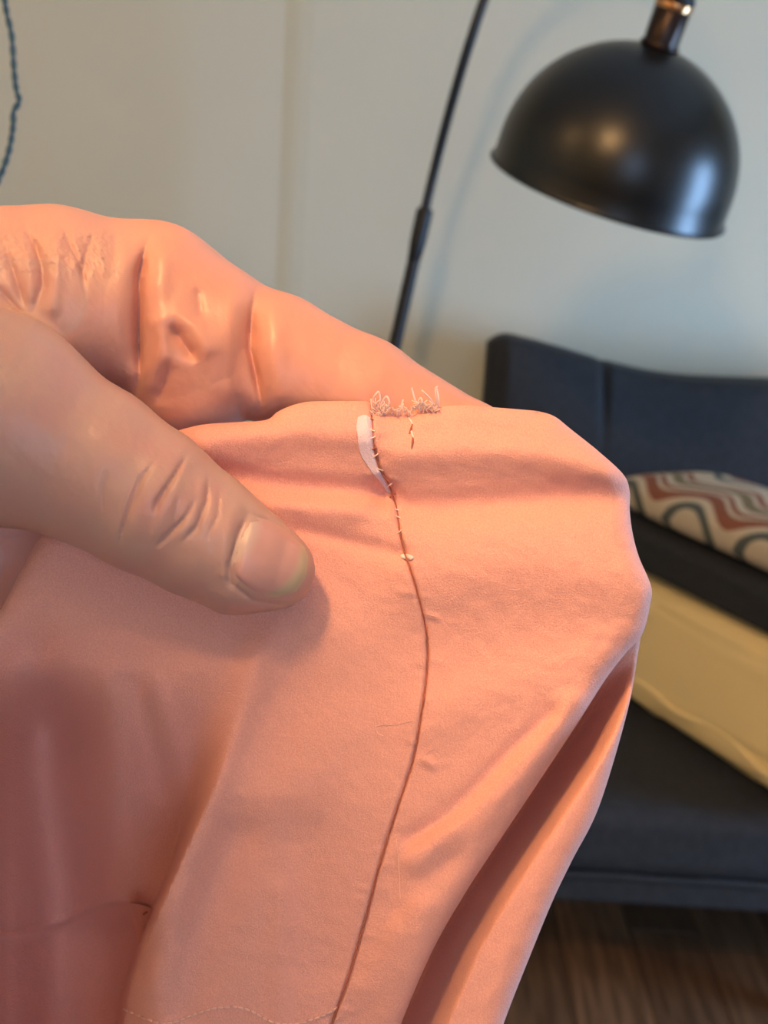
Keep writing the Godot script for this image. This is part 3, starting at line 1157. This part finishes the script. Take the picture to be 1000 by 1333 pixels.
func build_hand() -> void:
	var bones: Array[Bone] = [
		# thumb: tip, pulp, joint, base
		bone(358, 742, 8, 52, 312, 727, 4, 71, 20), bone(312, 727, 4, 71, 257, 693, 0, 81, 20), bone(257, 693, 0, 81, 191, 650, -4, 93, 20),
		bone(191, 650, -4, 93, 116, 604, 0, 102, 20), bone(116, 604, 0, 102, -10, 545, 10, 134, 20), bone(-10, 545, 10, 134, -260, 470, 60, 170, 30),
		# index finger: base, middle, end
		bone(-200, 420, 175, 150, 62, 390, 172, 124, 16), bone(192, 396, 190, 108, 262, 436, 190, 100, 12),
		bone(235, 450, 175, 96, 250, 490, 185, 88, 20), bone(62, 390, 185, 118, 192, 396, 195, 106, 14),
		bone(356, 466, 182, 84, 470, 512, 178, 72, 10), bone(262, 436, 205, 90, 356, 466, 190, 84, 10), bone(470, 512, 178, 72, 610, 582, 168, 58, 16), bone(610, 582, 168, 58, 680, 622, 165, 46, 12),
		# palm and the folded fingers behind the cloth
		bone(-260, 470, 60, 170, -300, 620, 260, 170, 60), bone(-200, 420, 175, 150, -300, 620, 260, 170, 60),
		bone(-160, 640, 280, 110, 60, 600, 320, 88, 20), bone(60, 600, 320, 88, 220, 640, 320, 76, 20), bone(220, 640, 320, 76, 330, 680, 300, 64, 20),
		bone(-180, 740, 330, 100, -20, 720, 370, 86, 20), bone(-20, 720, 370, 86, 100, 700, 400, 72, 20),
		# wrist
		bone(-280, 530, 130, 180, -440, 520, 150, 188, 60)]
	var b := Build.new()
	surface_nets(bones, Vector3(-830, 200, -190), Vector3(760, 960, 500), 5.5, b)
	# creases and wrinkles: above zero sinks away from the camera
	var lines: Array[Stroke] = [
		st([248, 584, 229, 617, 206, 652, 199, 674], 2.6, 11), st([214, 586, 184, 623, 172, 650, 160, 689, 152, 722], 2.6, 8),
		st([260, 640, 244, 671, 220, 695, 200, 716], 2.6, 8), st([272, 612, 269, 653, 256, 686, 232, 712], 2.6, 8),
		st([240, 606, 222, 650, 203, 694], 9, -3), st([264, 632, 240, 692], 9, -3), st([196, 610, 176, 690], 10, -2.5),
		st([286, 632, 284, 670, 268, 706], 2.6, 4), st([140, 600, 134, 640, 136, 680], 2.4, 3), st([232, 640, 226, 690], 2.2, 3),
		st([328, 660, 310, 695, 299, 735, 301, 776], 3.5, 9), st([308, 660, 294, 700, 290, 746], 9, -4),
		st([290, 750, 330, 782, 382, 790], 3.5, 6), st([310, 664, 350, 678, 385, 697, 412, 722], 3.5, 7),
		st([200, 290, 186, 335, 180, 359, 181, 395, 180, 436, 182, 484, 172, 540], 5, 22), st([192, 310, 181, 400, 178, 520], 17, 12), st([160, 330, 152, 400, 152, 480], 18, -9),
		st([212, 340, 206, 390, 212, 470], 14, -5),
		st([334, 360, 326, 424, 325, 453, 335, 496, 348, 570], 5, 15), st([329, 400, 330, 460, 340, 530], 15, 10), st([356, 400, 354, 450, 364, 510], 16, -6), st([302, 400, 300, 450, 306, 510], 16, -6),
		st([220, 420, 240, 449, 258, 474], 8, 14), st([205, 420, 228, 408, 252, 426, 268, 450], 14, -7), st([256, 370, 263, 420], 9, 6), st([222, 462, 204, 530], 12, 9), st([212, 440, 198, 500], 12, -5), st([280, 440, 285, 500], 20, -5),
		st([30, 290, 45, 318, 55, 346, 56, 372, 40, 416], 6, 14), st([72, 310, 74, 350, 68, 400], 10, -6), st([4, 316, 22, 366, 34, 406], 5, 10), st([38, 335, 40, 385], 8, -5),
		st([80, 290, 92, 320, 106, 346, 113, 396], 4, 6), st([124, 300, 112, 330, 108, 380], 4, 5), st([98, 310, 100, 345], 6, -3), st([130, 305, 134, 350], 8, -3), st([152, 296, 147, 350], 4, 4),
		st([-10, 366, 20, 400, 50, 434], 5, 8)]
	refine(b, func(q: Vector3): return q.x > -40.0 and q.x < 700.0 and q.z < 215.0)
	var fine := noise(0.06, 3, 91)
	var broad := noise(0.011, 3, 92)
	var wave := noise(0.02, 2, 93)
	var wet := Rect2(0, 290, 170, 80)
	var thumb: Array[Bone] = bones.slice(0, 6)
	var rest: Array[Bone] = bones.slice(6)
	for i in b.v.size():
		var p := b.v[i]
		var dz := 0.0
		if p.x > -70.0 and p.z < 225.0:
			# settle the point on the smooth skin; only what faces the camera is wrinkled
			var f0 := field(bones, p)
			var g := Vector3(field(bones, p + Vector3(2, 0, 0)) - f0, field(bones, p + Vector3(0, 2, 0)) - f0, field(bones, p + Vector3(0, 0, 2)) - f0) / 2.0
			p -= g * f0
			var q := Vector2(p.x, p.y)
			var slope := -g.z
			if slope > 0.12:
				var on_thumb := field(thumb, p) <= field(rest, p) + 2.0
				for s in lines:
					if (s.p[0].y > 560.0) == on_thumb:
						dz += (s.line(q) if s.h > 0.0 else s.at(q)) * (0.75 if on_thumb else 1.0)
				dz *= smoothstep(0.12, 0.5, slope)
				dz += 0.3 * fine.get_noise_2d(q.x * 2.0, q.y * 2.0) + 0.8 * wave.get_noise_2d(q.x * 1.6, q.y)
				if wet.has_point(q):
					dz += 2.6 * fine.get_noise_2d(q.x * 2.6, q.y * 1.3 + 300.0) * smoothstep(0.0, 20.0, minf(q.y - 290.0, 370.0 - q.y)) * smoothstep(170.0, 130.0, q.x)
		var n1 := broad.get_noise_3d(p.x, p.y, p.z)
		var col := Color(0.575, 0.345, 0.28).lerp(Color(0.59, 0.315, 0.265), clampf(0.5 + n1, 0, 1))
		col = col.lerp(Color(0.58, 0.385, 0.295), clampf(0.2 + 0.4 * fine.get_noise_3d(p.x * 0.15, p.y * 0.15, p.z * 0.15), 0, 0.5))
		if p.z > 60.0 and p.x > 0.0:
			col = col.lerp(Color(0.66, 0.29, 0.205), 0.35 + 0.35 * smoothstep(150.0, 210.0, p.x))  # redder index albedo paints in red light bounced off the cloth
		b.c[i] = col
		b.v[i] = hp(p.x, p.y, p.z + dz)
	# unseen forearm to the left, raised so that it shades the thumb
	var t := thing("person", "left hand of a person, thumb and index finger pinching the torn pink garment", "person", hp(-100, 540, 100))
	var fa := PackedVector3Array()
	var rad := PackedFloat32Array()
	for k in 12:
		var s := k / 11.0
		fa.append(hp(-420, 520, 150).lerp(Vector3(-0.15, 1.418, -0.019), s * 1.3))
		rad.append(lerpf(190.0 * UNIT, 0.039, smoothstep(0.0, 1.0, s)))
	b.tube(fa, rad, 36)
	while b.c.size() < b.v.size():
		b.c.append(Color.WHITE)
	for i in range(b.c.size() - 12 * 36 - 2, b.c.size()):
		b.c[i] = Color(0.575, 0.35, 0.27)
	part("skin", b, mats.skin, t)
	var sl := Build.new()  # sleeve added out of view to widen the shade on thumb and cloth
	var slp := PackedVector3Array()
	var slr := PackedFloat32Array()
	for k in 26:
		var s := k / 25.0
		slp.append(hp(-420, 520, 150).lerp(Vector3(-0.15, 1.418, -0.019), lerpf(0.36, 1.42, s)))
		slr.append(lerpf(0.040, 0.068, smoothstep(0.0, 0.6, s)) + 0.0012 * sin(s * 40.0) - (0.002 if k == 0 else 0.0))
	sl.tube(slp, slr, 40)
	part("shading_sleeve", sl, relief(mat(Color(0.45, 0.44, 0.46), 0.9), mats.pink.normal_texture, 40.0, 0.4), t)
	# thumbnail: lies on the skin found along the line of sight
	var skin_z := func(q: Vector2) -> float:
		var z := -140.0
		for k in 90:
			var d := field(thumb, Vector3(q.x, q.y, z))
			if d < 0.05:
				break
			z += maxf(d * 0.9, 0.05)
			if z > 80.0:
				break
		return z
	var nail_g := coons(vv([323, 674, 345, 676, 372, 690, 398, 711]), vv([398, 711, 407, 728, 405, 750, 389, 772]), vv([304, 752, 325, 772, 352, 783, 389, 772]), vv([323, 674, 310, 700, 301, 732, 304, 752]), 30, 26)
	var nb := Build.new()
	var nu := 30
	var nv := 26
	nb.grid(nu, nv, func(u, w):
		var row: PackedVector2Array = nail_g[int(round(w * nv))]
		var q := row[int(round(u * nu))]
		var zs: float = skin_z.call(q)
		var e: float = minf(minf(u, 1 - u), minf(w, 1 - w))
		return hp(q.x, q.y, zs + 3.0 - 6.0 * smoothstep(0.0, 0.14, e)), false,
		func(u, w):
			var row: PackedVector2Array = nail_g[int(round(w * nv))]
			var q := row[int(round(u * nu))]
			var rel := (q - Vector2(352, 728)).rotated(-deg_to_rad(32.0))
			var bed := Color(0.63, 0.335, 0.285)
			var lun := Color(0.66, 0.46, 0.38)
			var tip := Color(0.56, 0.44, 0.29)
			var col := bed.lerp(lun, 1.0 - smoothstep(-38.0, -20.0, rel.x + rel.y * rel.y * 0.008))
			return col.lerp(tip, smoothstep(30.0, 42.0, rel.x + rel.y * rel.y * 0.009)))
	part("thumbnail", nb, mats.nail, t, false).set_meta("label", "short bare thumbnail")

# ---------------------------------------------------------------- blue cord at the upper left
func build_cord() -> void:
	var d := 0.55
	var mid := PackedVector3Array()
	var c3 := Curve3D.new()
	var px := [[-14, -900], [-10, -400], [2, -60], [7, 5], [15, 45], [18, 85], [21, 115], [25, 132], [18, 145], [17, 165], [12, 195], [2, 225], [-12, 250], [-34, 255], [-52, 225], [-60, 160], [-58, 60], [-40, -80], [-24, -400]]
	var pts: Array[Vector3] = []
	for e in px:
		pts.append(pix(e[0], e[1], d))
	pts[0] = Vector3(pts[1].x + 0.005, RH, pts[1].z - 0.01)
	pts[pts.size() - 1] = Vector3(pts[1].x - 0.004, pts[1].y + 0.02, pts[1].z)
	for k in pts.size():
		var tn := (pts[mini(k + 1, pts.size() - 1)] - pts[maxi(k - 1, 0)]) / 6.0
		if k < 2:
			tn *= 0.3
		c3.add_point(pts[k], -tn, tn)
	c3.bake_interval = 0.0009
	mid = c3.get_baked_points()
	var t := thing("hanging_cord", "twisted blue yarn loop hanging against the wall at upper left", "cord", pts[0])
	var m := relief(mat(Color(0.17, 0.30, 0.38), 0.85), normal_tex(0.2, 2, 71, 128, 3.0), 200.0, 0.4)
	for s in 2:
		var b := Build.new()
		var sp := PackedVector3Array()
		for k in mid.size():
			var tn := (mid[mini(k + 1, mid.size() - 1)] - mid[maxi(k - 1, 0)]).normalized()
			var n1 := tn.cross(cf).normalized()
			var n2 := tn.cross(n1)
			var a := k * 0.42 + PI * s
			sp.append(mid[k] + (n1 * cos(a) + n2 * sin(a)) * 0.00062)
		b.tube(sp, PackedFloat32Array([0.00078]), 7)
		part("strand", b, m, t)
	var hook := Build.new()
	hook.tube(PackedVector3Array([pts[0] + Vector3(0, -0.012, 0), pts[0] + Vector3(0, 0.0, 0)]), PackedFloat32Array([0.006, 0.012]), 14)
	part("ceiling_hook", hook, mats.trim, t)
